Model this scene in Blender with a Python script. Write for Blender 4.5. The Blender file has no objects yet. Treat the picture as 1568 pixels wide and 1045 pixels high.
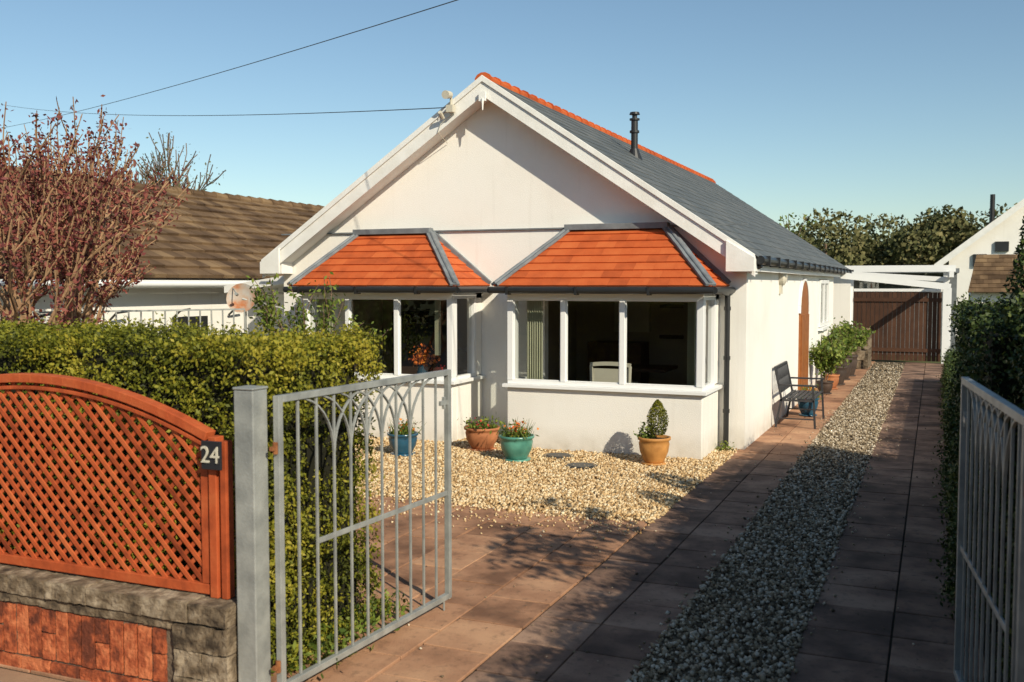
import bpy, math, random, bmesh
import numpy as np
from mathutils import Vector, Matrix
random.seed(7); rng=np.random.default_rng(7)
S=bpy.context.scene

# ---------------------------------------------------------------- materials
def M(name, cols, rough=.8, ns=6, na=1.0, ra=1.0, bump=0, bs=60, spec=.3, metal=0, transl=0, detail=6, dirt=0, moss=0):
    m=bpy.data.materials.new(name); m.use_nodes=True
    nt=m.node_tree; N=nt.nodes; L=nt.links
    b=N['Principled BSDF']; out=N['Material Output']
    tc=N.new('ShaderNodeTexCoord')
    no=N.new('ShaderNodeTexNoise'); no.inputs['Scale'].default_value=ns; no.inputs['Detail'].default_value=detail
    L.new(tc.outputs['Object'],no.inputs['Vector'])
    at=N.new('ShaderNodeAttribute'); at.attribute_name='rnd'
    m1=N.new('ShaderNodeMath'); m1.operation='MULTIPLY_ADD'; m1.inputs[1].default_value=na; m1.inputs[2].default_value=.5-.5*na-.5*ra
    L.new(no.outputs['Fac'],m1.inputs[0])
    m2=N.new('ShaderNodeMath'); m2.operation='MULTIPLY_ADD'; m2.inputs[1].default_value=ra
    L.new(at.outputs['Fac'],m2.inputs[0]); L.new(m1.outputs[0],m2.inputs[2])
    cr=N.new('ShaderNodeValToRGB'); e=cr.color_ramp.elements
    while len(e)<len(cols): e.new(.5)
    for i,c in enumerate(cols):
        e[i].position=i/max(1,len(cols)-1); e[i].color=(*c,1)
    L.new(m2.outputs[0],cr.inputs[0]); col=cr.outputs[0]
    if moss:
        n5=N.new('ShaderNodeTexNoise'); n5.inputs['Scale'].default_value=14; n5.inputs['Detail'].default_value=10; n5.inputs['Roughness'].default_value=.7
        L.new(tc.outputs['Object'],n5.inputs['Vector'])
        m5=N.new('ShaderNodeMapRange'); m5.inputs['From Min'].default_value=.52; m5.inputs['From Max'].default_value=.72; m5.inputs['To Max'].default_value=moss; L.new(n5.outputs['Fac'],m5.inputs['Value'])
        mx=N.new('ShaderNodeMixRGB'); L.new(m5.outputs[0],mx.inputs[0]); L.new(col,mx.inputs[1]); mx.inputs[2].default_value=(.06,.048,.032,1); col=mx.outputs[0]
    if dirt:
        sx=N.new('ShaderNodeSeparateXYZ'); L.new(tc.outputs['Object'],sx.inputs[0])
        mr=N.new('ShaderNodeMapRange'); mr.inputs['From Min'].default_value=0; mr.inputs['From Max'].default_value=.35; mr.inputs['To Min'].default_value=1; mr.inputs['To Max'].default_value=0
        L.new(sx.outputs['Z'],mr.inputs['Value'])
        n3=N.new('ShaderNodeTexNoise'); n3.inputs['Scale'].default_value=7; n3.inputs['Detail'].default_value=6; L.new(tc.outputs['Object'],n3.inputs['Vector'])
        mm=N.new('ShaderNodeMath'); mm.operation='MULTIPLY'; L.new(mr.outputs[0],mm.inputs[0]); L.new(n3.outputs['Fac'],mm.inputs[1])
        mp=N.new('ShaderNodeMapping'); mp.inputs['Scale'].default_value=(9,9,.5); L.new(tc.outputs['Object'],mp.inputs[0])
        n4=N.new('ShaderNodeTexNoise'); n4.inputs['Scale'].default_value=1; n4.inputs['Detail'].default_value=5; L.new(mp.outputs[0],n4.inputs['Vector'])
        m4=N.new('ShaderNodeMapRange'); m4.inputs['From Min'].default_value=.58; m4.inputs['From Max'].default_value=.85; m4.inputs['To Max'].default_value=.2; L.new(n4.outputs['Fac'],m4.inputs['Value'])
        ad=N.new('ShaderNodeMath'); ad.operation='ADD'; ad.use_clamp=True; L.new(mm.outputs[0],ad.inputs[0]); L.new(m4.outputs[0],ad.inputs[1])
        ml=N.new('ShaderNodeMath'); ml.operation='MULTIPLY'; ml.inputs[1].default_value=dirt; L.new(ad.outputs[0],ml.inputs[0])
        mx=N.new('ShaderNodeMixRGB'); L.new(ml.outputs[0],mx.inputs[0]); L.new(col,mx.inputs[1]); mx.inputs[2].default_value=(.36,.30,.21,1); col=mx.outputs[0]
    L.new(col,b.inputs['Base Color'])
    b.inputs['Roughness'].default_value=rough; b.inputs['Specular IOR Level'].default_value=spec
    b.inputs['Metallic'].default_value=metal
    if bump:
        n2=N.new('ShaderNodeTexNoise'); n2.inputs['Scale'].default_value=bs; n2.inputs['Detail'].default_value=4
        L.new(tc.outputs['Object'],n2.inputs['Vector'])
        bp=N.new('ShaderNodeBump'); bp.inputs['Strength'].default_value=min(1,bump); bp.inputs['Distance'].default_value=.01
        L.new(n2.outputs['Fac'],bp.inputs['Height']); L.new(bp.outputs[0],b.inputs['Normal'])
    if transl:
        t=N.new('ShaderNodeBsdfTranslucent'); L.new(col,t.inputs['Color'])
        mx=N.new('ShaderNodeMixShader'); mx.inputs[0].default_value=transl
        L.new(b.outputs[0],mx.inputs[1]); L.new(t.outputs[0],mx.inputs[2]); L.new(mx.outputs[0],out.inputs[0])
    return m

def glass():
    m=bpy.data.materials.new('window_glass'); m.use_nodes=True
    nt=m.node_tree; N=nt.nodes; L=nt.links; N.remove(N['Principled BSDF'])
    t=N.new('ShaderNodeBsdfTransparent'); t.inputs[0].default_value=(.88,.9,.88,1)
    g=N.new('ShaderNodeBsdfGlossy'); g.inputs['Roughness'].default_value=.005
    lw=N.new('ShaderNodeLayerWeight'); lw.inputs['Blend'].default_value=.5
    pw=N.new('ShaderNodeMath'); pw.operation='POWER'; pw.inputs[1].default_value=5; L.new(lw.outputs['Facing'],pw.inputs[0])
    ma=N.new('ShaderNodeMath'); ma.operation='MULTIPLY_ADD'; ma.inputs[1].default_value=.88; ma.inputs[2].default_value=.12; L.new(pw.outputs[0],ma.inputs[0])
    mx=N.new('ShaderNodeMixShader'); L.new(ma.outputs[0],mx.inputs[0]); L.new(t.outputs[0],mx.inputs[1]); L.new(g.outputs[0],mx.inputs[2])
    L.new(mx.outputs[0],N['Material Output'].inputs[0]); return m

render_w=M('white_render',[(.78,.745,.67),(.87,.84,.775),(.88,.855,.80)],.9,.9,1.5,0,.5,90,dirt=.8)
upvc=M('white_upvc',[(.80,.80,.78),(.86,.86,.84)],.35,3,1,0,spec=.5)
bargem=M('white_painted_timber',[(.74,.72,.66),(.87,.86,.82)],.6,4,2,0,.2,30)
terr=M('terracotta_tile',[(.30,.055,.014),(.52,.105,.025),(.60,.15,.04)],.8,5,.9,.5,.4,50)
slate=M('slate',[(.07,.078,.08),(.11,.118,.115),(.16,.16,.15)],.6,3,1.2,.5,.3,40)
browntile=M('brown_concrete_tile',[(.07,.04,.02),(.155,.095,.05),(.27,.175,.09)],.9,1.5,1.8,.5,.5,30)
lead=M('lead',[(.10,.11,.12),(.24,.26,.27)],.55,6,1.6,0,.3,20)
blackp=M('black_plastic',[(.012,.012,.012),(.03,.03,.03)],.4,5,1,0,spec=.5)
galv=M('galvanised_steel',[(.24,.25,.24),(.42,.43,.40)],.5,9,2.2,0,.2,60,spec=.5,metal=.25)
rust=M('rusty_steel',[(.15,.05,.02),(.35,.14,.05)],.8,30,2,0)
stain=M('red_stained_timber',[(.16,.03,.010),(.44,.085,.025),(.55,.14,.045)],.65,8,1.2,.6,.3,40)
stone=M('grey_stone_block',[(.05,.036,.024),(.17,.125,.08),(.34,.27,.19)],.95,14,2.4,.5,1,45)
mortar=M('mortar',[(.09,.065,.045),(.20,.15,.105)],.95,20,2,0,1,60)
brickm=M('red_brick',[(.13,.035,.018),(.36,.085,.032),(.55,.17,.07)],.9,16,2.6,.9,1,45,detail=10)
pave=M('paving_slab',[(.18,.09,.052),(.40,.21,.12),(.54,.31,.18)],.85,2.6,1.9,.5,.35,70,moss=.55)
pave_shade=M('shade_toned_paving_slab',[(.09,.055,.04),(.22,.13,.09),(.38,.24,.165)],.88,2.6,2.2,.6,.35,70,moss=.75)  # darker copy of the paving: drive shade put into the colour, plus heavier moss
joint=M('sandy_joint',[(.03,.022,.015),(.07,.055,.03)],.95,12,2,0,.5,60)
peb_gold=M('golden_gravel',[(.28,.16,.065),(.55,.37,.18),(.70,.51,.28),(.80,.68,.47)],.8,20,.3,1)
peb_grey=M('mixed_gravel',[(.07,.05,.03),(.24,.18,.11),(.42,.33,.22),(.68,.60,.48)],.8,20,.3,1)
gbase=M('gravel_bed',[(.20,.13,.06),(.45,.33,.19)],.95,60,2.5,0,.5,80)
gbase2=M('mixed_gravel_bed',[(.05,.038,.025),(.17,.13,.08)],.95,60,2.5,0,1,80)
hedgem=M('hedge_leaf',[(.03,.035,.008),(.10,.115,.012),(.23,.23,.02),(.38,.32,.035)],.6,1.3,2.5,.75,transl=.25)
hedged=M('dark_hedge_leaf',[(.012,.026,.007),(.035,.06,.012),(.085,.11,.018)],.6,2,1.2,.8)
hcore=M('hedge_core',[(.008,.009,.004),(.02,.018,.008)],1,5,1,0)
barkm=M('bark',[(.10,.06,.04),(.24,.16,.11)],.9,12,2,0,.5,60)
barkl=M('pale_bark',[(.22,.12,.065),(.42,.26,.14)],.9,12,2,0,.3,60)
budm=M('red_bud',[(.09,.02,.022),(.20,.05,.045),(.30,.10,.06)],.6,3,.5,1,transl=.2)
leafg=M('fresh_leaf',[(.06,.10,.015),(.14,.20,.03),(.28,.32,.06)],.55,3,.5,1,transl=.3)
farleaf=M('distant_foliage',[(.05,.06,.02),(.11,.11,.04),(.20,.17,.07)],.8,.4,1.6,.7)
grass=M('grass',[(.04,.055,.015),(.09,.10,.03),(.12,.11,.05)],.95,.6,2,0,.5,10)
tarmac=M('tarmac',[(.04,.04,.04),(.07,.068,.065)],.9,3,1.5,0,.5,80)
concrete=M('pink_concrete',[(.26,.16,.10),(.44,.29,.18)],.9,3,1.8,0,.5,60)
darkroom=M('room_wall',[(.36,.28,.20),(.46,.38,.28)],.9,2,1,0)
curt=M('curtain',[(.50,.50,.36),(.68,.68,.52)],.9,4,1,0,transl=.3)
creamm=M('cream_fabric',[(.5,.46,.36),(.62,.58,.48)],.9,6,1,0,.2,60)
brownwood=M('brown_timber',[(.04,.018,.010),(.10,.045,.024)],.6,5,1.2,.6,.2,30)
doorwood=M('varnished_door',[(.22,.07,.02),(.38,.14,.04)],.5,8,1.5,0)
pot_t=M('terracotta_pot',[(.28,.10,.04),(.50,.20,.085)],.7,8,2.2,0,.2,40)
pot_d=M('dark_pot',[(.04,.03,.025),(.09,.06,.045)],.6,8,1.8,0)
pot_y=M('yellow_clay_pot',[(.38,.17,.045),(.60,.29,.085)],.55,8,2,0,.2,40)
pot_teal=M('teal_glazed_pot',[(.05,.17,.13),(.11,.33,.25)],.3,6,2.4,0,spec=.6)
pot_blue=M('blue_glazed_pot',[(.012,.05,.09),(.03,.12,.19)],.2,6,1.8,0,spec=.6)
soil=M('soil',[(.02,.013,.008),(.05,.035,.02)],1,30,2,0,1,60)
irond=M('dark_iron',[(.02,.02,.022),(.045,.045,.05)],.5,10,1.5,0,spec=.5)
flower=M('orange_flower',[(.55,.10,.02),(.7,.25,.03)],.6,5,.5,1)
redfl=M('red_flower',[(.45,.02,.03),(.6,.05,.05)],.6,5,.5,1)
dishm=M('weathered_dish',[(.40,.15,.06),(.42,.30,.22),(.42,.40,.36)],.6,5,3.2,0)
plate=M('black_plate',[(.02,.02,.025),(.03,.03,.035)],.3,5,1,0)
GL=glass()

# ---------------------------------------------------------------- mesh builder
def newroot(name,loc=(0,0,0)):
    e=bpy.data.objects.new(name,None); e.location=loc; e.empty_display_size=.2
    S.collection.objects.link(e); return e
def finish(name,me,mat,parent=None,smooth=False,bevel=0):
    o=bpy.data.objects.new(name,me); S.collection.objects.link(o)
    me.materials.append(mat)
    if parent:
        o.parent=parent; o.matrix_parent_inverse=Matrix.Translation(-Vector(parent.location))
    if smooth: me.polygons.foreach_set('use_smooth',[True]*len(me.polygons))
    if bevel:
        b=o.modifiers.new('bevel','BEVEL'); b.width=bevel; b.segments=2; b.limit_method='ANGLE'
    return o
class MB:
    def __init__(s): s.v=[];s.f=[];s.r=[]
    def add(s,vs,fs,r=None):
        if r is None: r=random.random()
        n=len(s.v); s.v+= [tuple(p) for p in vs]
        for f in fs: s.f.append(tuple(i+n for i in f)); s.r.append(r)
    def box(s,x0,x1,y0,y1,z0,z1,r=None):
        s.add([(x0,y0,z0),(x1,y0,z0),(x1,y1,z0),(x0,y1,z0),(x0,y0,z1),(x1,y0,z1),(x1,y1,z1),(x0,y1,z1)],
              [(0,3,2,1),(4,5,6,7),(0,1,5,4),(1,2,6,5),(2,3,7,6),(3,0,4,7)],r)
    def jbox(s,x0,x1,y0,y1,z0,z1,j):
        vs=[(x0,y0,z0),(x1,y0,z0),(x1,y1,z0),(x0,y1,z0),(x0,y0,z1),(x1,y0,z1),(x1,y1,z1),(x0,y1,z1)]
        vs=[tuple(c+random.uniform(-j,j) for c in p) for p in vs]
        s.add(vs,[(0,3,2,1),(4,5,6,7),(0,1,5,4),(1,2,6,5),(2,3,7,6),(3,0,4,7)])
    def bar(s,p0,p1,w,h,up=(0,0,1),r=None):
        p0=Vector(p0);p1=Vector(p1); d=(p1-p0).normalized(); u=Vector(up); a=d.cross(u)
        if a.length<1e-4: a=d.cross(Vector((0,1,0)))
        a.normalize(); b=a.cross(d)
        vs=[]
        for p in (p0,p1):
            for sa,sb in((-1,-1),(1,-1),(1,1),(-1,1)): vs.append(p+a*w/2*sa+b*h/2*sb)
        s.add(vs,[(0,1,2,3),(7,6,5,4),(0,4,5,1),(1,5,6,2),(2,6,7,3),(3,7,4,0)],r)
    def cyl(s,p0,p1,r0,r1=None,n=8,r=None,cap=True):
        if r1 is None:r1=r0
        p0=Vector(p0);p1=Vector(p1); d=(p1-p0)
        if d.length<1e-6:return
        d.normalize(); a=d.orthogonal().normalized(); b=d.cross(a)
        vs=[]
        for p,rr in((p0,r0),(p1,r1)):
            for i in range(n):
                t=2*math.pi*i/n; vs.append(p+a*rr*math.cos(t)+b*rr*math.sin(t))
        fs=[(i,(i+1)%n,n+(i+1)%n,n+i) for i in range(n)]
        if cap: fs+=[tuple(range(n))[::-1],tuple(range(n,2*n))]
        s.add(vs,fs,r)
    def path(s,pts,r0,n=6):
        for a,b in zip(pts[:-1],pts[1:]): s.cyl(a,b,r0,n=n,r=.5)
    def prism(s,poly,axis,a0,a1,r=None):
        def P(p,a): return {'y':(p[0],a,p[1]),'x':(a,p[0],p[1]),'z':(p[0],p[1],a)}[axis]
        n=len(poly); vs=[P(p,a0) for p in poly]+[P(p,a1) for p in poly]
        fs=[tuple(range(n)),tuple(range(2*n-1,n-1,-1))]+[(i,n+i,n+(i+1)%n,(i+1)%n) for i in range(n)]
        s.add(vs,fs,r)
    def lathe(s,prof,c,n=28,r=.5):
        vs=[];m=len(prof)
        for rr,z in prof:
            for i in range(n):
                t=2*math.pi*i/n; vs.append((c[0]+rr*math.cos(t),c[1]+rr*math.sin(t),c[2]+z))
        fs=[(j*n+i,j*n+(i+1)%n,(j+1)*n+(i+1)%n,(j+1)*n+i) for j in range(m-1) for i in range(n)]
        s.add(vs,fs,r)
    def obj(s,name,mat,parent=None,smooth=False,bevel=0):
        me=bpy.data.meshes.new(name); me.from_pydata(s.v,[],s.f)
        a=me.attributes.new('rnd','FLOAT','FACE'); a.data.foreach_set('value',s.r)
        me.validate()
        bm=bmesh.new(); bm.from_mesh(me); bmesh.ops.recalc_face_normals(bm,faces=bm.faces); bm.to_mesh(me); bm.free()
        return finish(name,me,mat,parent,smooth,bevel)
def npmesh(name,V,F,R,mat,parent=None,smooth=False):
    me=bpy.data.meshes.new(name); nv=len(V); nf,k=F.shape
    me.vertices.add(nv); me.vertices.foreach_set('co',V.astype(np.float32).ravel())
    me.loops.add(nf*k); me.loops.foreach_set('vertex_index',F.astype(np.int32).ravel())
    me.polygons.add(nf); me.polygons.foreach_set('loop_start',(np.arange(nf)*k).astype(np.int32))
    me.update(calc_edges=True)
    a=me.attributes.new('rnd','FLOAT','FACE'); a.data.foreach_set('value',R.astype(np.float32))
    return finish(name,me,mat,parent,smooth)
def unit(a): return a/np.maximum(np.linalg.norm(a,axis=1,keepdims=True),1e-6)
def leaves(name,P,size,mat,parent=None,nrm=None,bias=.6,asp=.5,rbase=None):
    n=len(P); d=unit(rng.normal(size=(n,3)))
    q=rng.normal(size=(n,3))
    if nrm is not None: q=q*(1-bias)+nrm*bias*2
    q=unit(q)
    d=unit(d-q*np.sum(d*q,1,keepdims=True)); e=np.cross(q,d)
    s=size*rng.uniform(.6,1.3,(n,1))
    V=np.stack([P-d*s*.5,P+e*s*.5*asp,P+d*s*.5,P-e*s*.5*asp],1).reshape(-1,3)
    F=np.arange(n*4).reshape(n,4)
    R=rng.uniform(0,1,n) if rbase is None else np.clip(rbase+rng.normal(0,.18,n),0,1)
    return npmesh(name,V,F,R,mat,parent)
def pebbles(name,P,size,mat,parent=None):
    n=len(P)
    base=np.array([[1,0,0],[-1,0,0],[0,1,0],[0,-1,0],[0,0,1],[0,0,-1]],float)
    f=np.array([[0,2,4],[2,1,4],[1,3,4],[3,0,4],[2,0,5],[1,2,5],[3,1,5],[0,3,5]])
    A=unit(rng.normal(size=(n,3))*[1,1,.5]); B=unit(np.cross(A,rng.normal(size=(n,3)))); C=np.cross(A,B)
    s=size*rng.uniform(.45,1.25,(n,1))*.5
    ax=np.stack([A*s*rng.uniform(.9,1.5,(n,1)),B*s,C*s*rng.uniform(.5,1,(n,1))],1)
    V=np.einsum('vk,nkj->nvj',base,ax)*rng.uniform(.8,1.2,(n,6,1))+P[:,None,:]
    F=(f[None]+6*np.arange(n)[:,None,None]).reshape(-1,3)
    return npmesh(name,V.reshape(-1,3),F,np.repeat(rng.uniform(0,1,n),8),mat,parent)

def tile_face(mb,under,bl,br,tr,tl,rows,tw,th,lap=.25,gap=.004,jit=.002,stag=True):
    bl,br,tr,tl=map(Vector,(bl,br,tr,tl))
    e=(br-bl).normalized(); w=(br-bl).length; o=(tl-bl).dot(e); up=(tl-bl)-e*o; H=up.length; up.normalize()
    n=e.cross(up)
    if n.z<0:n=-n
    o2=(tr-bl).dot(e)
    sl=lambda t:o*t
    sr=lambda t:w+(o2-w)*t
    under.add([bl,br,tr,tl],[(0,1,2,3)])
    for i in range(rows):
        t0=i/rows; t1=min(1,(i+1+lap)/rows)
        off=(.5*tw if (stag and i%2) else 0)
        lo=min(0,o); hi=max(w,o2); k0=int(math.floor((lo-off)/tw)); k1=int(math.ceil((hi-off)/tw))+1
        for k in range(k0,k1):
            a=k*tw+off; b=a+tw-gap
            c=lambda x,t:min(max(x,sl(t)),sr(t))
            a0,b0,a1,b1=c(a,t0),c(b,t0),c(a,t1),c(b,t1)
            if b0-a0<.004 and b1-a1<.004: continue
            j=random.uniform(-jit,jit); hb=th+j; ht=.004+abs(j)*.3; dj=random.uniform(-jit,jit)
            P=lambda s_,t_,h_:bl+e*s_+up*(t_*H)+n*h_
            g0=t0+dj/H
            vs=[P(a0,g0,.003),P(b0,g0,.003),P(b1,t1,.001),P(a1,t1,.001),P(a0,g0,hb),P(b0,g0,hb),P(b1,t1,ht),P(a1,t1,ht)]
            mb.add(vs,[(4,5,6,7),(0,1,5,4),(1,2,6,5),(3,0,4,7)])

# ---------------------------------------------------------------- ground
def sheet(name,x0,x1,y0,y1,z,mat):
    m=MB(); m.add([(x0,y0,z),(x1,y0,z),(x1,y1,z),(x0,y1,z)],[(0,1,2,3)],.5); return m.obj(name,mat)
sheet('ground',-600,600,-600,900,-.02,grass)
sheet('road',-200,200,-8,1.2,-.012,tarmac)
pv=newroot('pavement')
m=MB(); m.box(-60,60,1.2,1.32,-.1,.0)
m.obj('kerb',concrete,pv)
m=MB()
for i in range(-40,40): m.jbox(i*.9,i*.9+.89,1.33,4.0,-.05,0.0,.0015)
m.obj('slabs',concrete,pv)
dr=newroot('driveway')
m=MB()
m.add([(-9.5,3.98,-.008),(.6,3.98,-.008),(.6,29.9,-.008),(-9.5,29.9,-.008)],[(0,1,2,3)],.5); m.obj('bed',joint,dr)
def slabs(m,x0,x1,y0,y1,w,l,stag=0):
    nx=max(1,round((x1-x0)/w)); w=(x1-x0)/nx
    for i in range(nx):
        y=y0-(stag*l*(i%2))
        while y<y1:
            a=max(y,y0)+.006; b=min(y+l,y1)-.006
            if b-a>.03:
                X0=x0+i*w+.006;X1=x0+(i+1)*w-.006; j=lambda:random.uniform(-.003,.003)
                h=random.uniform(.006,.013); tx=j();ty=j()
                vs=[(X0,a,-.01),(X1,a,-.01),(X1,b,-.01),(X0,b,-.01),(X0,a,h+tx),(X1,a,h-tx+ty),(X1,b,h+ty),(X0,b,h+tx)]
                m.add(vs,[(4,5,6,7),(0,1,5,4),(1,2,6,5),(2,3,7,6),(3,0,4,7)])
            y+=l
m=MB(); slabs(m,-2.36,-1.5,12.52,29.8,.43,.5); slabs(m,-7.0,-2.37,4.02,8.85,.46,.5,.5); m.obj('slabs',pave,dr,bevel=.004)
m=MB(); slabs(m,-2.36,-1.5,4.02,12.52,.43,.5); slabs(m,-.72,.32,4.02,29.8,.5,.5); m.obj('shade_toned_slabs',pave_shade,dr,bevel=.004)  # strips in the drive's shadow, laid in the copy with shade painted in
gg=newroot('gravel_garden')
m=MB(); m.add([(-9.5,8.86,.0),(-2.37,8.86,.0),(-2.37,13.2,.0),(-9.5,13.2,.0)],[(0,1,2,3)],.5); m.obj('bed',gbase,gg)
n=46000; P=np.stack([rng.uniform(-7.6,-2.33,n),8.85+4.3*rng.beta(1,1.2,n),rng.uniform(.0,.024,n)],1)
e=rng.normal(0,.07,n)-.05+.06*np.sin(P[:,0]*2.2); P[:,1]+=np.where(P[:,1]<9.0,e,0)
pebbles('pebbles',P,.038,peb_gold,gg)
n=500; P=np.stack([rng.uniform(-6.5,-2.3,n),8.75-np.abs(rng.normal(0,.35,n)),np.full(n,.016)],1); pebbles('stray_pebbles',P,.026,peb_gold,gg)
gs=newroot('gravel_strip')
m=MB(); m.add([(-1.5,4.0,.0),(-.72,4.0,.0),(-.72,29.8,.0),(-1.5,29.8,.0)],[(0,1,2,3)],.5); m.obj('bed',gbase2,gs)
n=22000; P=np.stack([rng.uniform(-1.52,-.70,n),4.1+25.5*rng.beta(1,1.8,n),rng.uniform(.0,.022,n)],1)
pebbles('pebbles',P,.036,peb_grey,gs)
n=420; P=np.stack([rng.uniform(-3.2,.2,n),rng.uniform(4.5,20,n),np.full(n,.016)],1); pebbles('stray_pebbles',P,.018,peb_grey,gs)
n=300; P=np.stack([rng.choice([-1.54,-.68],n)+rng.normal(0,.05,n),rng.uniform(4.5,18,n),np.full(n,.018)],1); pebbles('edge_pebbles',P,.03,peb_grey,gs)

# ---------------------------------------------------------------- main bungalow
H=newroot('white_bungalow',(-5.91,20,0))
RX,RZ=-5.91,5.10; K=.67
def rz(x): return RZ-K*abs(x-RX)
xl,xr=-9.55,-2.27
m=MB()
for a,b in((xl,-8.35),(-6.22,-5.10),(-2.77,xr)): m.box(a,b,13.2,13.35,0,2.12,.5)
m.prism([(xl,2.12),(xr,2.12),(xr,rz(xr)-.12),(RX,RZ-.12),(xl,rz(xl)-.12)],'y',13.2,13.35,.5)
m.box(-2.42,xr,13.35,22,0,2.5,.5); m.box(-2.42,xr,22,23.8,0,1.25,.5); m.box(-2.42,xr,22,23.8,2.3,2.5,.5); m.box(-2.42,xr,23.8,25.3,0,2.5,.5)
m.box(-3.1,-2.42,25.15,25.3,0,2.5,.5); m.box(-3.15,-3.0,25.3,28.3,0,2.5,.5)
m.box(xl,xl+.15,13.35,28.3,0,2.5,.5)
m.prism([(xl,0),(-3.1,0),(-3.1,rz(-3.1)-.12),(RX,RZ-.12),(xl,rz(xl)-.12)],'y',28.15,28.3,.5)
m.obj('walls',render_w,H)
m=MB(); m.box(xl-.01,-2.26,13.165,13.198,2.965,2.985,.5); m.obj('string_course',lead,H)
m=MB(); m.box(xl+.16,-2.43,13.36,18.2,.1,.3); m.box(xl+.16,-2.43,13.36,18.2,2.3,2.4); m.box(xl+.16,-2.43,16.0,16.2,.3,2.3); m.box(-5.75,-5.6,13.36,16,.3,2.3)
m.obj('room',darkroom,H)
m=MB(); m.box(-5.2,-4.3,15.4,15.9,.3,1.25); m.box(-3.4,-2.6,15.2,15.9,.3,1.5); m.box(-8.8,-7.9,15.3,15.9,.3,1.7); m.box(-4.3,-3.6,14.2,15.0,.9,.95); m.box(-7.4,-6.6,14.6,15.4,.3,1.1)
m.box(-4.15,-3.75,15.95,15.99,1.3,1.36); m.box(-4.15,-3.75,15.95,15.99,1.8,1.86); m.obj('furniture',brownwood,H,bevel=.01)
# roof
m=MB(); u=MB()
y0,y1=12.9,28.5
tile_face(m,u,(-2.08,y0,rz(-2.08)),(-2.08,y1,rz(-2.08)),(RX,y1,RZ),(RX,y0,RZ),20,.27,.012,jit=.0015)
tile_face(m,u,(-9.74,y1,rz(-9.74)),(-9.74,y0,rz(-9.74)),(RX,y0,RZ),(RX,y1,RZ),20,.27,.012,jit=.0015)
m.obj('roof_slates',slate,H); u.obj('roof_underlay',slate,H)
m=MB(); yy=y0-.02
while yy<y1:
    L=.36; n=8; pr=[]
    for k,(a,rr) in enumerate(((yy,.11),(yy+.04,.11),(yy+.05,.095),(yy+L,.088))):
        pr.append([(RX+rr*1.2*math.cos(t),a,RZ-.045+rr*math.sin(t)) for t in np.linspace(-.25,math.pi+.25,n)])
    vs=[p for q in pr for p in q]
    m.add(vs,[(j*n+i,j*n+i+1,(j+1)*n+i+1,(j+1)*n+i) for j in range(3) for i in range(n-1)]+[tuple(range(n))])
    yy+=L-.005
m.obj('ridge_tiles',terr,H)
m=MB()
for sg in(-1,1):
    ex=RX+sg*3.80
    w=.27
    def bp(x,dz): return (x,RZ-K*abs(x-RX)+dz)
    m.prism([bp(RX,-.01),bp(ex,-.01),bp(ex,-w),bp(RX,-w)],'y',12.86,12.90,.5)
    m.prism([bp(RX,.018),bp(ex,.018),bp(ex,-.07),bp(RX,-.07)],'y',12.835,12.858,.5)
    m.prism([bp(RX,-w+.05),bp(ex-sg*.02,-w+.05),bp(ex-sg*.02,-w+.02),bp(RX,-w+.02)],'y',12.902,13.195,.5)
    m.prism([(ex,rz(ex)-.02),(ex-sg*.36,rz(ex)+.2),(ex-sg*.36,rz(ex)-.2),(ex,rz(ex)-.2)],'y',12.80,12.834,.5)
    m.prism([(ex,rz(ex)-.03),(ex-sg*.34,rz(ex)-.03),(ex-sg*.34,rz(ex)-.2),(ex,rz(ex)-.2)],'y',12.905,13.19,.5)
m.obj('barge_boards',bargem,H,bevel=.004)
m=MB(); m.box(-2.17,-2.13,12.92,28.4,2.36,2.53,.5); m.box(-2.26,-2.175,13.2,28.4,2.38,2.40,.5)
m.box(-9.70,-9.66,12.92,28.4,2.36,2.53,.5); m.obj('fascias',upvc,H)
m=MB(); m.cyl((-2.06,12.95,2.50),(-2.06,28.5,2.47),.058,n=12); yy=13.3
while yy<28: m.box(-2.13,-1.985,yy,yy+.03,2.43,2.56); yy+=.9
m.cyl((-2.06,13.06,2.44),(-2.22,13.1,2.36),.035)
m.cyl((-9.77,12.95,2.5),(-9.77,28.4,2.47),.058,n=12)
m.obj('gutters',blackp,H)
m=MB(); m.cyl((-2.50,13.12,2.06),(-2.50,13.12,.05),.036,n=12)
for z in(.5,1.2,1.85): m.cyl((-2.50,13.12,z),(-2.50,13.12,z+.05),.045,n=12)
m.cyl((-2.50,13.12,2.06),(-2.47,12.6,2.1),.033,n=10)
m.obj('downpipe',blackp,H)
m=MB(); fx,fy=-4.95,17.2; fz=rz(fx)
m.cyl((fx,fy,fz-.2),(fx,fy,fz+.62),.06,n=16); m.cyl((fx,fy,fz-.08),(fx,fy,fz+.12),.15,.07,n=16)
m.cyl((fx,fy,fz+.40),(fx,fy,fz+.44),.085,n=16); m.cyl((fx,fy,fz+.62),(fx,fy,fz+.65),.09,n=16); m.cyl((fx,fy,fz+.65),(fx,fy,fz+.72),.045,n=16); m.cyl((fx,fy,fz+.72),(fx,fy,fz+.76),.095,.08,n=16)
m.obj('flue',blackp,H)
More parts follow.
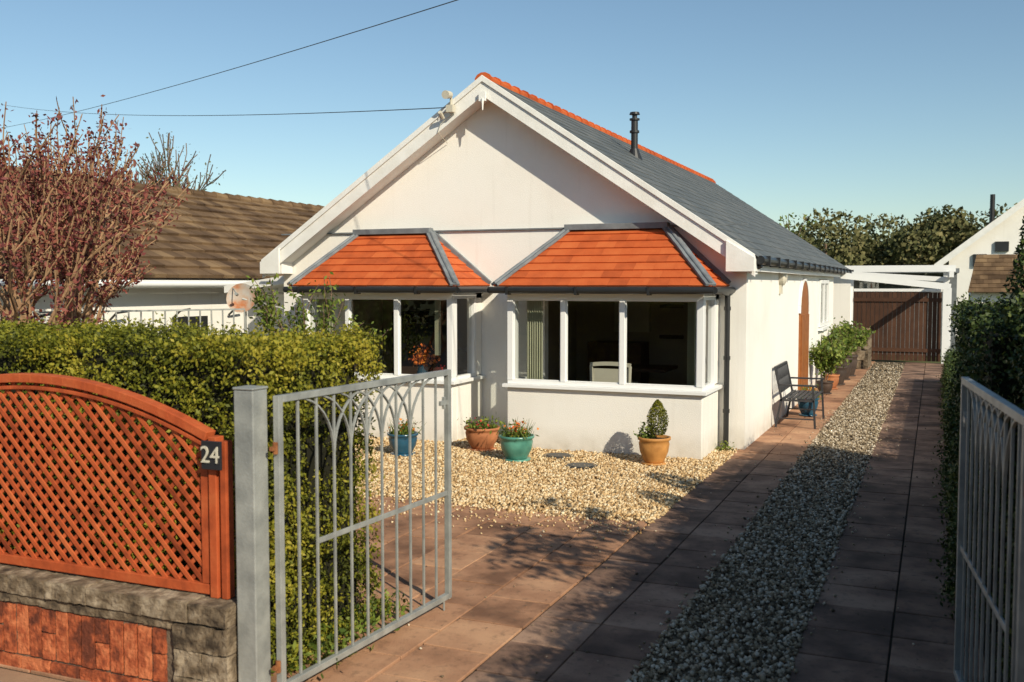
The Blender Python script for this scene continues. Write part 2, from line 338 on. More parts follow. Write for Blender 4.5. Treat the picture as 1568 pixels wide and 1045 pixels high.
# side door / window / lamp
arc=[(19.3+.60*math.cos(t),1.66+.58*math.sin(t)) for t in np.linspace(0,math.pi,16)]
m=MB(); m.prism([(18.70,.06)]+[(19.90,.06)]+arc,'x',-2.269,-2.235,.5)
for k in range(6): m.box(-2.234,-2.215,18.76+k*.185,18.92+k*.185,.12,1.62)
m.obj('arched_side_door',doorwood,H)
m=MB()
for t0,t1 in zip(np.linspace(0,math.pi,15)[:-1],np.linspace(0,math.pi,15)[1:]):
    m.bar((-2.255,19.3+.64*math.cos(t0),1.66+.62*math.sin(t0)),(-2.255,19.3+.64*math.cos(t1),1.66+.62*math.sin(t1)),.05,.05,up=(0,0,1))
m.box(-2.30,-2.23,22.02,22.10,1.27,2.28);m.box(-2.30,-2.23,23.7,23.78,1.27,2.28);m.box(-2.30,-2.23,22.1,23.7,2.2,2.28);m.box(-2.30,-2.23,22.1,23.7,1.27,1.35);m.box(-2.30,-2.23,22.88,22.94,1.35,2.2);m.box(-2.27,-2.17,21.95,23.85,1.2,1.255)
m.obj('side_trim',upvc,H)
m=MB(); m.box(-2.27,-2.265,22.1,22.88,1.35,2.2); m.box(-2.27,-2.265,22.94,23.7,1.35,2.2); m.obj('side_glass',GL,H)
m=MB(); m.cyl((-2.27,16.2,2.3),(-2.2,16.2,2.3),.13,n=20); m.cyl((-2.2,16.2,2.3),(-2.16,16.2,2.3),.13,.06,n=20); m.box(-2.27,-2.23,16.14,16.26,2.04,2.2)
m.obj('alarm_box',creamm,H)
m=MB(); m.box(-11.2,-9.58,14.4,14.5,0,2.02,.5); m.obj('side_lean_to_wall',render_w,H)
m=MB(); m.prism([(-9.45,2.42),(-9.45,2.28),(-11.3,2.04),(-11.3,2.16)],'y',13.9,18,.5); m.obj('side_lean_to_roof',bargem,H)

def bay(nm,xa,xb,mull,ta,tb,eo=.12):
    yf,yw=12.2,13.2; hm=.034
    m=MB(); m.box(xa,xb,yf,yf+.15,0,.82,.5); m.box(xb-.15,xb,yf+.15,yw-.002,0,.82,.5); m.box(xa,xa+.15,yf+.15,yw-.002,0,.82,.5)
    m.box(xb-.16,xb-.01,13.0,yw-.002,.88,2.08,.5); m.obj(nm+'_base',render_w,H,bevel=.012)
    m=MB()
    m.box(xa-.05,xb+.06,yf-.06,yf+.16,.821,.865,.5); m.box(xb-.16,xb+.06,yf+.161,yw-.003,.821,.865,.5); m.box(xa-.05,xa+.16,yf+.161,yw-.003,.821,.865,.5)
    z0,z1=.866,1.99
    m.box(xa,xb,yf+.01,yf+.10,z1,2.12,.5)
    m.box(xb-.10,xb-.01,yf+.101,yw-.003,z1,2.12,.5); m.box(xa+.01,xa+.1,yf+.101,yw-.003,z1,2.12,.5)
    m.box(xa,xb-.0,yf+.012,yf+.09,z0,z0+.05,.5)
    m.box(xb-.09,xb-.012,yf+.101,12.999,z0,z0+.05,.5); m.box(xa+.012,xa+.09,yf+.101,12.999,z0,z0+.05,.5)
    for x in [xa+.04,xb-.04]: m.box(x-.04,x+.04,yf+.005,yf+.096,z0+.05,z1,.5)
    for x in mull: m.box(x-hm,x+hm,yf+.005,yf+.096,z0+.05,z1,.5)
    m.box(xb-.095,xb-.005,yf+.11,yf+.17,z0+.05,z1,.5); m.box(xb-.095,xb-.005,12.93,12.999,z0+.05,z1,.5)
    m.box(xa+.005,xa+.095,yf+.11,yf+.17,z0+.05,z1,.5)
    ed=[xa+.08]+[v for x in mull for v in(x-hm,x+hm)]+[xb-.08]
    g=MB()
    for i in range(0,len(ed),2):
        a,b=ed[i],ed[i+1]; t=.016
        for bx in((a,a+t,z0+.05,z1),(b-t,b,z0+.05,z1),(a+t,b-t,z0+.05,z0+.05+t),(a+t,b-t,z1-t,z1)):
            m.box(bx[0]+.001,bx[1]-.001,yf+.03,yf+.07,bx[2]+.001,bx[3]-.001,.5)
        tl_=random.uniform(-.004,.004)
        g.add([(a,yf+.05,z0+.05),(b,yf+.05+tl_,z0+.05),(b,yf+.05+tl_,z1),(a,yf+.05,z1)],[(0,1,2,3)])
    for x in(xb-.05,xa+.05): g.add([(x,yf+.17,z0+.05),(x,12.93,z0+.05),(x,12.93,z1),(x,yf+.17,z1)],[(0,1,2,3)])
    m.obj(nm+'_window_frame',upvc,H,bevel=.004); g.obj(nm+'_glass',GL,H)
    m=MB(); ea,eb,ef=xa-eo,xb+eo,yf-.15
    m.box(ea+.02,eb-.02,ef+.02,yw-.003,2.121,2.145,.5); m.obj(nm+'_soffit',bargem,H)
    ze,zt=2.16,2.96
    m=MB();u=MB(); yt=yw-.02
    a_=dict(rows=8,tw=.26,th=.026,gap=.002,jit=.0015)
    tile_face(m,u,(ea,ef,ze),(eb,ef,ze),(tb,yt,zt),(ta,yt,zt),**a_)
    tile_face(m,u,(eb,ef,ze),(eb,yt,ze),(tb,yt,zt),(tb,yt,zt),**a_)
    tile_face(m,u,(ea,yt,ze),(ea,ef,ze),(ta,yt,zt),(ta,yt,zt),**a_)
    m.obj(nm+'_roof_tiles',terr,H); u.obj(nm+'_roof_underlay',lead,H)
    m=MB()
    for ex,tx in((ea,ta),(eb,tb)):
        a=Vector((ex,ef,ze+.025));b=Vector((tx,yt,zt+.025))
        k=6
        for i in range(k):
            p=a.lerp(b,i/k);q=a.lerp(b,(i+1)/k+.01); m.bar(p+Vector((0,0,.004*(i%2))),q+Vector((0,0,.004*(i%2))),.14,.035)
        m.cyl(a+Vector((0,0,.02)),b+Vector((0,0,.02)),.026)
        m.bar((ex,yt-.01,ze+.03),(tx,yt-.01,zt+.03),.05,.10,up=(0,0,1))
    m.box(ta-.06,tb+.06,yt-.12,yw-.003,zt-.02,zt+.06,.5)
    m.obj(nm+'_lead_hips',lead,H,bevel=.004)
    m=MB(); zz=2.115
    m.cyl((ea-.04,ef-.05,zz),(eb+.05,ef-.05,zz),.045,n=12); m.cyl((eb+.05,ef-.05,zz),(eb+.05,yw-.02,zz),.045,n=12); m.cyl((ea-.04,ef-.05,zz),(ea-.04,yw-.02,zz),.045,n=12)
    x=ea+.2
    while x<eb: m.box(x,x+.03,ef-.105,ef+.03,zz-.06,zz+.045); x+=.95
    m.obj(nm+'_gutter',blackp,H)
bay('right_bay',-5.25,-2.62,[-4.46,-3.66],-4.70,-3.36)
bay('left_bay',-8.5,-6.07,[-7.75,-6.95],-8.12,-6.93)
m=MB()
def curtain(x0,x1,y,z0,z1):
    n=40
    for i in range(n):
        a=x0+(x1-x0)*i/n;b=x0+(x1-x0)*(i+1)/n
        ya=y+.03*math.sin(i*1.1);yb=y+.03*math.sin((i+1)*1.1)
        m.add([(a,ya,z0),(b,yb,z0),(b,yb,z1),(a,ya,z1)],[(0,1,2,3)],.5)
curtain(-5.03,-4.80,12.36,.87,2.08); curtain(-2.86,-2.76,12.40,.87,2.08); curtain(-8.38,-8.1,12.38,.87,2.08); curtain(-6.42,-6.34,12.38,1.2,2.08)
m.obj('curtains',curt,H)
m=MB()
m.box(-5.1,-2.77,12.36,13.3,.78,.82); m.box(-8.35,-6.22,12.36,13.3,.78,.82); m.obj('inner_sills',brownwood,H)
ch=MB(); cx=-3.98
ch.cyl((cx-.26,12.75,.8),(cx-.27,12.75,1.10),.025);ch.cyl((cx+.26,12.75,.8),(cx+.27,12.75,1.10),.025)
for i in range(8):
    a=-.28+.07*i;b=a+.07; f=lambda q:1.13-.25*q*q
    ch.bar((cx+a,12.75,f(a)),(cx+b,12.75,f(b)),.045,.05)
ch.box(cx-.24,cx+.24,12.75,12.79,.88,1.06); ch.box(cx-.28,cx+.28,12.75,13.1,.825,.86)
ch.obj('chair',creamm,H)
m=MB(); m.lathe([(.0,.0),(.06,0),(.09,.1),(.07,.2),(.085,.22)],(-6.75,12.62,.82)); m.obj('vase',pot_blue,H,smooth=True)
P=rng.normal(0,.08,(220,3))+[-6.75,12.62,1.14]; leaves('vase_flowers',P,.05,flower,H,asp=.9)
P=rng.normal(0,.045,(160,3))+[-6.5,12.6,.93]; leaves('red_flowers',P,.045,redfl,H,asp=.9)
m=MB(); m.box(-4.9,-4.3,15.9,15.98,1.4,1.9); m.box(-3.6,-3.2,15.9,15.98,1.5,1.8); m.box(-7.3,-6.7,15.9,15.98,1.4,1.9); m.cyl((-3.0,15.4,1.5),(-3.0,15.4,1.75),.03); m.cyl((-3.0,15.4,1.72),(-3.0,15.4,1.95),.16,.10,n=16); m.obj('pictures_and_table_lamp',creamm,H)
m=MB(); m.box(-6.42,-6.32,12.74,12.835,4.62,4.72); m.cyl((-6.37,12.8,4.72),(-6.37,12.8,4.86),.02); m.cyl((-6.37,12.76,4.86),(-6.37,12.62,4.84),.05,.06,n=12); m.cyl((-6.5,12.8,4.55),(-6.5,12.7,4.62),.03)
m.obj('security_light',creamm,H)
m=MB(); m.cyl((RX+.03,12.8,4.78),(RX+.03,12.8,4.62),.02,.008); m.box(RX-.03,RX+.07,12.8,12.834,4.75,4.88); m.obj('finial',bargem,H)
m=MB(); pts=[Vector((-6.37,12.83,4.6)),Vector((-6.55,12.83,4.48)),Vector((-6.6,12.83,4.36)),Vector((-6.62,13.18,4.25))]; m.path(pts,.005); m.obj('loose_cable',creamm,H)

# ---------------------------------------------------------------- garage + carport
G=newroot('carport_and_gates',(-1,29.8,0))
m=MB(); x=-2.12
while x<.18: m.box(x,x+.105,29.8,29.84,.05,1.96); x+=.115
m.box(-2.12,.18,29.76,29.798,1.7,1.8); m.box(-2.12,.18,29.76,29.798,.3,.4)
m.obj('brown_timber_gates',brownwood,G)
m=MB(); m.box(-2.9,.5,29.4,29.5,2.52,2.70,.5); m.box(.2,.34,29.5,29.64,0,2.5,.5); m.box(-2.12,.19,29.78,29.88,1.98,2.06,.5); m.box(-2.2,-2.13,29.78,29.88,0,2.5,.5)
m.bar((-2.13,25.6,2.40),(.34,25.6,2.12),.07,.15); m.box(.28,.36,25.56,25.64,0,2.1,.5); m.box(.3,.4,25.65,29.4,2.35,2.5,.5)
m.bar((-2.13,27.5,2.46),(.34,27.5,2.3),.06,.12)
m.obj('white_beams',upvc,G)
m=MB(); m.box(-2.12,.19,29.80,29.81,2.07,2.5); m.obj('clerestory_glass',GL,G)
m=MB(); m.box(-3.0,.6,29.9,33,2.5,2.62); m.box(-3,.6,32.9,33,0,2.5); m.obj('flat_roof',lead,G)
m=MB(); m.box(-2.95,-2.2,29.7,29.85,0,2.5); m.obj('return_wall',render_w,G)
lw=newroot('low_block_wall',(-2,27.5,0))
m=MB()
for r in range(4):
    for k in range(3): m.jbox(-2.9+k*.4+(r%2)*.1,-2.52+k*.4+(r%2)*.1,26.9,27.1,r*.25,r*.25+.235,.006)
for r in range(4): m.jbox(-1.72,-1.55,27.11,28.6,r*.25,r*.25+.235,.006)
m.obj('blocks',stone,lw); m=MB(); m.box(-2.95,-1.5,26.85,27.15,1.0,1.06); m.obj('coping',concrete,lw)

# ---------------------------------------------------------------- neighbour houses
NB=newroot('neighbouring_bungalow',(-16,18,0))
NR=4.28
m=MB(); m.box(-19.5,-12.55,6,30,0,2.2,.5); m.prism([(-19.5,2.2),(-12.55,2.2),(-16,4.15)],'y',6,30,.5); m.obj('walls',render_w,NB)
m=MB();u=MB(); tile_face(m,u,(-12.2,5.7,2.3),(-12.2,30.3,2.3),(-16,30.3,NR),(-16,5.7,NR),12,.3,.065,jit=.008,stag=False,gap=.008)
tile_face(m,u,(-19.8,30.3,2.3),(-19.8,5.7,2.3),(-16,5.7,NR),(-16,30.3,NR),12,.3,.065,jit=.008,stag=False,gap=.008)
yy=5.7
while yy<30.3:
    m.cyl((-16,yy,NR),(-16,yy+.43,NR-.015),.13,.11,n=10); yy+=.44
m.obj('roof_tiles',browntile,NB); u.obj('roof_underlay',browntile,NB)
m=MB(); m.box(-12.25,-12.2,5.7,30.3,2.12,2.26,.5); m.cyl((-12.14,5.7,2.2),(-12.14,30.3,2.18),.055,n=10)
m.obj('fascia_gutter',upvc,NB)
m=MB(); y=8
while y<24: m.cyl((-12.5,y,1.6),(-12.35,y,1.72),.02); m.cyl((-12.35,y,1.72),(-12.35,y+.25,1.74),.02); y+=1.5
m.box(-12.545,-12.5,14,14.9,1.2,1.6)
m.obj('wall_hooks',blackp,NB)
m=MB(); m.bar((-14.35,20.6,3.56),(-14.1,20.9,3.44),.25,.05,up=(-.5,0,.87)); m.obj('roof_vent',bargem,NB)
RH=newroot('white_gable_house',(5,46,0))
m=MB(); m.prism([(.5,0),(8.2,0),(8.2,3.2),(4.35,6.3),(.5,3.2)],'y',45,56,.5); m.obj('walls',render_w,RH)
m=MB()
for sg in(-1,1):
    a=(4.35,6.5);b=(4.35+sg*4.4,6.5-4.4*.8)
    m.prism([a,b,(b[0],b[1]-.16),(a[0],a[1]-.16)],'y',44.6,56.4,.5)
m.obj('roof',slate,RH)
m=MB()
for sg in(-1,1):
    a=(4.35,6.52);b=(4.35+sg*4.42,6.52-4.42*.8); m.prism([a,b,(b[0],b[1]-.3),(a[0],a[1]-.3)],'y',44.5,44.595,.5)
m.obj('barge_boards',bargem,RH)
m=MB(); m.cyl((2.2,48,4.6),(2.2,48,6.05),.1); m.box(2.2,2.7,44.9,44.99,3.5,3.9); m.box(1.4,1.9,44.9,44.98,2.9,3.4); m.obj('flue_and_windows',blackp,RH)
SH=newroot('tiled_outbuilding',(2.5,38,0))
m=MB();u=MB(); tile_face(m,u,(1.0,36.4,1.9),(5.0,36.4,1.9),(5.0,38.2,3.2),(1.3,38.2,3.2),9,.25,.03,jit=.005)
m.obj('roof_tiles',browntile,SH);u.obj('underlay',browntile,SH)
m=MB(); m.box(1.1,4.9,36.7,39,0,1.95,.5); m.obj('walls',render_w,SH)

# ---------------------------------------------------------------- hedges
def hedge(name,boxes,leafsize,mat,dens,lpc,csig):
    R=newroot(name,((boxes[0][0]+boxes[0][1])/2,(boxes[0][2]+boxes[0][3])/2,0))
    PP=[];NN=[];RR=[]; core=MB()
    for x0,x1,y0,y1,z1 in boxes:
        i=.10
        core.box(x0+i,x1-i,y0+i,y1-i,0,z1-i)
        for ax,sg,area in((1,-1,(x1-x0)*z1),(1,1,(x1-x0)*z1*.6),(0,1,(y1-y0)*z1),(0,-1,(y1-y0)*z1),(2,1,(x1-x0)*(y1-y0))):
            n=int(area*dens)
            P=np.stack([rng.uniform(x0,x1,n),rng.uniform(y0,y1,n),rng.uniform(.03,z1,n)],1)
            nn=np.zeros((n,3)); nn[:,ax]=sg
            P[:,ax]={(1,-1):y0,(1,1):y1,(0,1):x1,(0,-1):x0,(2,1):z1}[(ax,sg)]
            bump=.05*np.sin(P[:,0]*3.1+P[:,2]*2.3)+.04*np.sin(P[:,1]*4.3+P[:,0]*1.7+1)+.03*np.sin(P[:,2]*7+P[:,0]*5)+.025*np.sin(P[:,0]*11+P[:,1]*9)*np.sin(P[:,2]*13+P[:,1]*8)
            if ax==2: bump*=.35
            off=bump+rng.normal(-.03,.032,n)
            P+=nn*off[:,None]
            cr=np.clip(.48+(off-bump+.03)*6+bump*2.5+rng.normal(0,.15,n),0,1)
            Q=np.repeat(P,lpc,0)+rng.normal(0,csig,(n*lpc,3))
            PP.append(Q);NN.append(np.repeat(nn,lpc,0));RR.append(np.repeat(cr,lpc))
    P=np.concatenate(PP);N_=np.concatenate(NN);r=np.concatenate(RR); k=P[:,2]>.01
    P,N_,r=P[k],N_[k],r[k]
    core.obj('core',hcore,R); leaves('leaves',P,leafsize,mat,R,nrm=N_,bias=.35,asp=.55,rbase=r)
    return R
hedge('clipped_hedge',[(-8.0,-3.34,4.5,5.6,1.86)],.028,hedgem,460,17,.027)
hedge('clipped_hedge',[(.47,1.3,2.9,6.9,2.1),(.24,1.2,6.8,12.1,1.97),(.30,1.1,12.0,24,.72)],.036,hedged,200,13,.035)
def conifer(name,x,y,h,r):
    R=newroot(name,(x,y,0)); n=9000
    z=h*rng.beta(1.2,1.5,n); rad=r*np.sqrt(np.clip(1-(z/h)**1.6,0,1))*rng.uniform(.75,1.05,n)**.5; t=rng.uniform(0,6.28,n)
    rad*=1+.15*np.sin(t*5+z*6)
    P=np.stack([x+rad*np.cos(t),y+rad*np.sin(t),z],1); nn=unit(P-[x,y,h*.4])
    leaves('leaves',P,.06,hedged,R,nrm=nn,bias=.3,asp=.4)
    m=MB(); m.cyl((x,y,0),(x,y,h*.9),.06,.01); m.lathe([(r*.7,0),(r*.7,h*.4),(.02,h*.9)],(x,y,0)); m.obj('trunk',hcore,R)
conifer('conifer',.80,8.3,2.95,.48)
conifer('conifer',.86,7.4,2.85,.45)

# ---------------------------------------------------------------- branching plants
def grow(m,p,d,L,r,depth,tips,spread=.5,upb=.25,kids=(2,4),minr=.003,shr=.72):
    q=p; seg=3
    for i in range(seg):
        d=(d+Vector((random.gauss(0,.12),random.gauss(0,.12),random.gauss(0,.08)+upb*.15))).normalized()
        q2=q+d*L/seg; m.cyl(q,q2,max(minr,r*(1-i*.12)),max(minr,r*(1-(i+1)*.12)),n=5 if r<.03 else 7,cap=False); q=q2
        if depth<=1: tips.append((q2.copy(),d.copy()))
        if depth>0 and i>=1:
            for k in range(random.randint(*kids)-(1 if i<2 else 0)):
                a=Vector((random.gauss(0,1),random.gauss(0,1),random.gauss(0,.6))); a=(a-d*a.dot(d)).normalized()
                nd=(d+a*spread*random.uniform(.6,1.5)+Vector((0,0,upb))).normalized()
                grow(m,q,nd,L*shr*random.uniform(.75,1.15),r*.58,depth-1,tips,spread,upb,kids,minr,shr)
def tipleaves(name,tips,k,sig,size,mat,R,asp=.5,xmin=None):
    if not tips:return
    T=np.array([t[0][:] for t in tips]); D=np.array([t[1][:] for t in tips])
    P=np.repeat(T,k,0)-np.repeat(D,k,0)*rng.uniform(0,.2,(len(T)*k,1))+rng.normal(0,sig,(len(T)*k,3))
    leaves(name,P,size,mat,R,asp=asp)
def bushy(name,x,y,stems,L,r,depth,lean,bark,lmat,k,sig,size,spread=.5,upb=.25,z0=0,kids=(2,3),minr=.004,shr=.72):
    R=newroot(name,(x,y,z0)); m=MB(); tips=[]
    for i in range(stems):
        t=random.uniform(0,6.28); dd=Vector((math.cos(t)*lean,math.sin(t)*lean,1)).normalized()
        grow(m,Vector((x+.05*math.cos(t),y+.05*math.sin(t),z0)),dd,L*random.uniform(.85,1.15),r,depth,tips,spread,upb,kids,minr,shr)
    m.obj('branches',bark,R)
    if k: tipleaves('leaves',tips,k,sig,size,lmat,R)
random.seed(11)
bushy('budding_tree',-9.0,8.2,6,1.6,.045,3,.45,barkl,budm,8,.035,.06,spread=.5,upb=.28,kids=(2,3),minr=.004)
bushy('budding_tree',-10.0,8.4,5,1.65,.04,3,.35,barkl,budm,8,.035,.06,spread=.45,upb=.3,kids=(2,3),minr=.004)
bushy('bare_tree',-28,32,3,3.3,.1,3,.35,barkm,farleaf,2,.1,.12,kids=(2,4),minr=.02)
bushy('climbing_rose',-7.75,11.4,3,1.12,.018,2,.12,barkm,leafg,9,.05,.08,spread=.4,upb=.3,z0=.0)
bushy('garden_shrub',-5.4,34,5,1.7,.04,2,.45,barkm,leafg,8,.12,.14,spread=.5,upb=.2,minr=.01)
# small standard tree just inside the right-hand hedge (out of frame, casts the dappled shade)
R=newroot('standard_tree',(1.25,5.3,0)); m=MB(); tc=Vector((1.25,5.3,2.2)); m.cyl((1.25,5.3,0),tc,.05,.035,n=8)
CC=[]
for i in range(20):
    c=Vector((random.uniform(.8,1.75),random.uniform(4.2,6.0),random.uniform(2.65,3.5))); CC.append(c)
    mid=tc.lerp(c,.5)+Vector((0,0,.08)); m.cyl(tc,mid,.018,.012,n=5); m.cyl(mid,c,.012,.005,n=5)
    for k in range(3): m.cyl(c,c+Vector((random.uniform(-.15,.15),random.uniform(-.25,.25),random.uniform(0,.2))),.005,.003,n=4)
m.obj('branches',barkm,R)
C=np.array([c[:] for c in CC]); P=np.repeat(C,34,0)+rng.normal(0,1,(len(C)*34,3))*[.07,.15,.06]; leaves('leaves',P,.12,leafg,R,asp=.5)

def treeline(name,cx,cy,w,d,h,n,size,mat=farleaf):
    R=newroot(name,(cx,cy,0)); k=max(6,int(w/2)); C=np.stack([cx+rng.uniform(-w/2,w/2,k),cy+rng.uniform(-d/2,d/2,k),h*rng.uniform(.35,.72,k)],1)
    rr=h*rng.uniform(.18,.34,k); idx=rng.integers(0,k,n); dirs=unit(rng.normal(size=(n,3)))
    P=C[idx]+dirs*(rr[idx]*rng.uniform(.6,1.05,n))[:,None]*[1.3,1.3,1]; P=P[P[:,2]>0]
    Q=np.stack([cx+rng.uniform(-w/2,w/2,n//2),cy+rng.uniform(-d/2,d/2,n//2),h*.6*rng.uniform(0,1,n//2)],1)
    leaves('foliage',np.concatenate([P,Q]),size,mat,R,asp=.7)
    m=MB()
    for i in range(k): m.cyl((C[i][0],C[i][1],0),(C[i][0],C[i][1],C[i][2]),.25,.1,n=6)
    m.obj('trunks',barkm,R)
treeline('distant_trees',-3,95,40,12,9.6,26000,.42)
treeline('distant_trees',-42,98,40,12,8,6000,.7)
treeline('distant_trees',40,110,50,12,9,6000,.8)
treeline('street_trees',-12,-22,70,6,8,14000,.6)
# ---------------------------------------------------------------- front wall with trellis
W=newroot('brick_garden_wall',(-4.8,4.15,0))
m=MB(); m.box(-8.5,-3.3,4.052,4.28,-.02,.525,.5); m.obj('mortar_core',mortar,W)
m=MB(); x=-8.5
while x<-3.3:
    l=random.uniform(.25,.45); b=min(x+l,-3.29)
    if b-x>.05: m.jbox(x+.003,b-.003,4.02,4.31,.44,.543,.006)
    x+=l
for r in range(3):
    z=r*.143
    sp=[-3.64,-3.46,-3.29] if r%2 else [-3.64,-3.38,-3.29]
    for a,b in zip(sp[:-1],sp[1:]): m.jbox(a+.004,b-.004,4.025,4.3,z+.004,z+.138,.006)
x=-8.5
while x<-3.66:
    b=min(x+random.uniform(.25,.4),-3.65); m.jbox(x+.002,b-.002,4.035,4.3,.385,.434,.005); x=b
sto=m.obj('stone_blocks',stone,W)
s=sto.modifiers.new('sub','SUBSURF'); s.subdivision_type='SIMPLE'; s.levels=4; s.render_levels=4
tx=bpy.data.textures.new('rough','CLOUDS'); tx.noise_scale=.04; tx.noise_depth=3
dm=sto.modifiers.new('disp','DISPLACE'); dm.texture=tx; dm.strength=.018; dm.mid_level=.5; dm.texture_coords='GLOBAL'
m=MB(); x=-8.5; i=0
while x<-3.75:
    dp=random.choice([0,0,.003,.007]); zt_=.236 if i%4==3 else .374
    m.jbox(x+.008,x+.092,4.036+dp,4.2,.088,zt_-.004,.0035)
    if i%4==3: m.jbox(x+.008,x+.092,4.036,4.2,.244,.37,.0035)
    x+=.1; i+=1
x=-8.5
while x<-3.66:
    b=min(x+.22,-3.65); m.jbox(x+.007,b-.007,4.033,4.2,-.02,.073,.003); x=b
bo=m.obj('bricks',brickm,W)
s=bo.modifiers.new('sub','SUBSURF'); s.subdivision_type='SIMPLE'; s.levels=4; s.render_levels=4
tx=bpy.data.textures.new('fine','CLOUDS'); tx.noise_scale=.02; tx.noise_depth=2
dm=bo.modifiers.new('disp','DISPLACE'); dm.texture=tx; dm.strength=.006; dm.mid_level=.5; dm.texture_coords='GLOBAL'
T=newroot('trellis_panel',(-4.74,4.17,.55))
ax0,ax1,azb,yt=-5.98,-3.50,.56,4.17
def az(x):
    t=(x+4.74)/1.24; return 1.66-.26*t*t
m=MB()
def clipstrip(px,pz,dx,dz,yc):
    ins=[]
    for i in range(-300,301):
        s_=i*.01; X=px+dx*s_;Z=pz+dz*s_
        if ax0+.02<X<ax1-.02 and azb+.02<Z<az(X)-.03: ins.append(s_)
    if len(ins)>4:
        a,b=ins[0],ins[-1]; m.bar((px+dx*a,yc,pz+dz*a),(px+dx*b,yc,pz+dz*b),.0225,.009,up=(0,1,0))
q=math.sqrt(.5); p=.088
for i in range(-26,27):
    clipstrip(-4.74+i*p,1.1,q,q,yt+.005); clipstrip(-4.74+i*p,1.1,-q,q,yt-.006)
m.obj('lattice',stain,T)
m=MB(); n=30
for i in range(n):
    a=ax0+(ax1-ax0)*i/n;b=ax0+(ax1-ax0)*(i+1)/n
    m.bar((a,yt,az(a)),(b+.003,yt,az(b)),.075,.05,up=(0,0,1),r=.6)
    m.bar((a,yt-.005,az(a)-.055),(b+.003,yt-.005,az(b)-.055),.045,.022,up=(0,0,1),r=.3)
m.box(ax0,ax0+.05,yt-.02,yt+.02,azb+.051,az(ax0)-.03,.4); m.box(ax1-.05,ax1,yt-.02,yt+.02,azb+.051,az(ax1)-.03,.4); m.box(ax0,ax1,yt-.022,yt+.022,azb-.005,azb+.05,.5)
m.box(ax1+.015,ax1+.065,yt-.035,yt+.035,.545,1.40,.6); m.box(ax1+.085,ax1+.125,yt-.03,yt+.03,.545,1.38,.3)
m.obj('frame',stain,T,bevel=.004)
NS=newroot('house_number_sign',(-3.43,4.08,1.33))
m=MB(); m.box(-3.50,-3.375,4.10,4.115,1.235,1.385); m.obj('plate',plate,NS,bevel=.003)
cu=bpy.data.curves.new('digits','FONT'); cu.body='24'; cu.size=.125; cu.extrude=.003; cu.align_x='CENTER'; cu.align_y='CENTER'
o=bpy.data.objects.new('digits',cu); S.collection.objects.link(o); o.location=(-3.4375,4.094,1.31); o.rotation_euler=(math.pi/2,0,0); cu.materials.append(creamm)
o.parent=NS; o.matrix_parent_inverse=Matrix.Translation(-Vector(NS.location))

# ---------------------------------------------------------------- gates
GP=newroot('gate_post',(-3.21,4.14,0))
m=MB(); m.box(-3.27,-3.15,4.08,4.20,-.02,1.66,.5); m.box(-3.275,-3.145,4.075,4.205,1.661,1.675,.5); m.obj('post',galv,GP,bevel=.006)
GP2=newroot('gate_post',(.42,4.1,0))
m=MB(); m.box(.37,.49,4.0,4.12,-.02,1.72,.5); m.obj('post',galv,GP2,bevel=.006)
def gate(name,h,f,zb,zt):
    R=newroot(name,(h[0],h[1],0)); h=Vector((h[0],h[1],0));f=Vector((f[0],f[1],0)); d=(f-h); L=d.length; d.normalize()
    P=lambda s_,z:h+d*s_+Vector((0,0,z))
    m=MB()
    for s_ in(0,L): m.bar(P(s_,zb-.018),P(s_,zt+.018),.036,.036,up=d)
    for z in(zb,zt): m.bar(P(.019,z),P(L-.019,z),.036,.036)
    n=11; pt=L/n
    for i in range(1,n): m.bar(P(i*pt,zb+.018),P(i*pt,zt-.018),.014,.014,up=d)
    m.bar(P(2*pt,.80),P(L-.02,.80),.012,.03)
    zs=zt-.36
    for i in range(3,9):
        for sg in(1,-1):
            pts=[]
            for k in range(9):
                t=k/8*math.pi/2; pts.append(P(min(max((i+sg*2*(1-math.cos(t)))*pt,.02),L-.02),zs+.345*math.sin(t)))
            if sg>0 and i+2>n-1: continue
            if sg<0 and i-2<1: continue
            for a,b in zip(pts[:-1],pts[1:]): m.bar(a,b,.010,.016,up=d.cross(Vector((0,0,1))))
    m.bar(P(L-.10,zt-.2),P(L+.03,zt-.2),.02,.03); m.bar(P(L-.05,zt-.24),P(L-.05,zt-.16),.02,.02)
    m.cyl(P(L-.06,zb),P(L-.06,.012),.008)
    m.obj('bars',galv,R,bevel=.002)
    m=MB()
    for z in(zb+.12,zt-.25): m.cyl(P(-.025,z-.03),P(-.025,z+.03),.014); m.bar(P(-.06,z),P(.01,z),.02,.02)
    m.obj('hinges',rust,R)
gate('metal_gate',(-3.085,4.20),(-2.98,5.92),.10,1.61)
gate('metal_gate',(.33,4.12),(.157,5.75),.12,1.69)

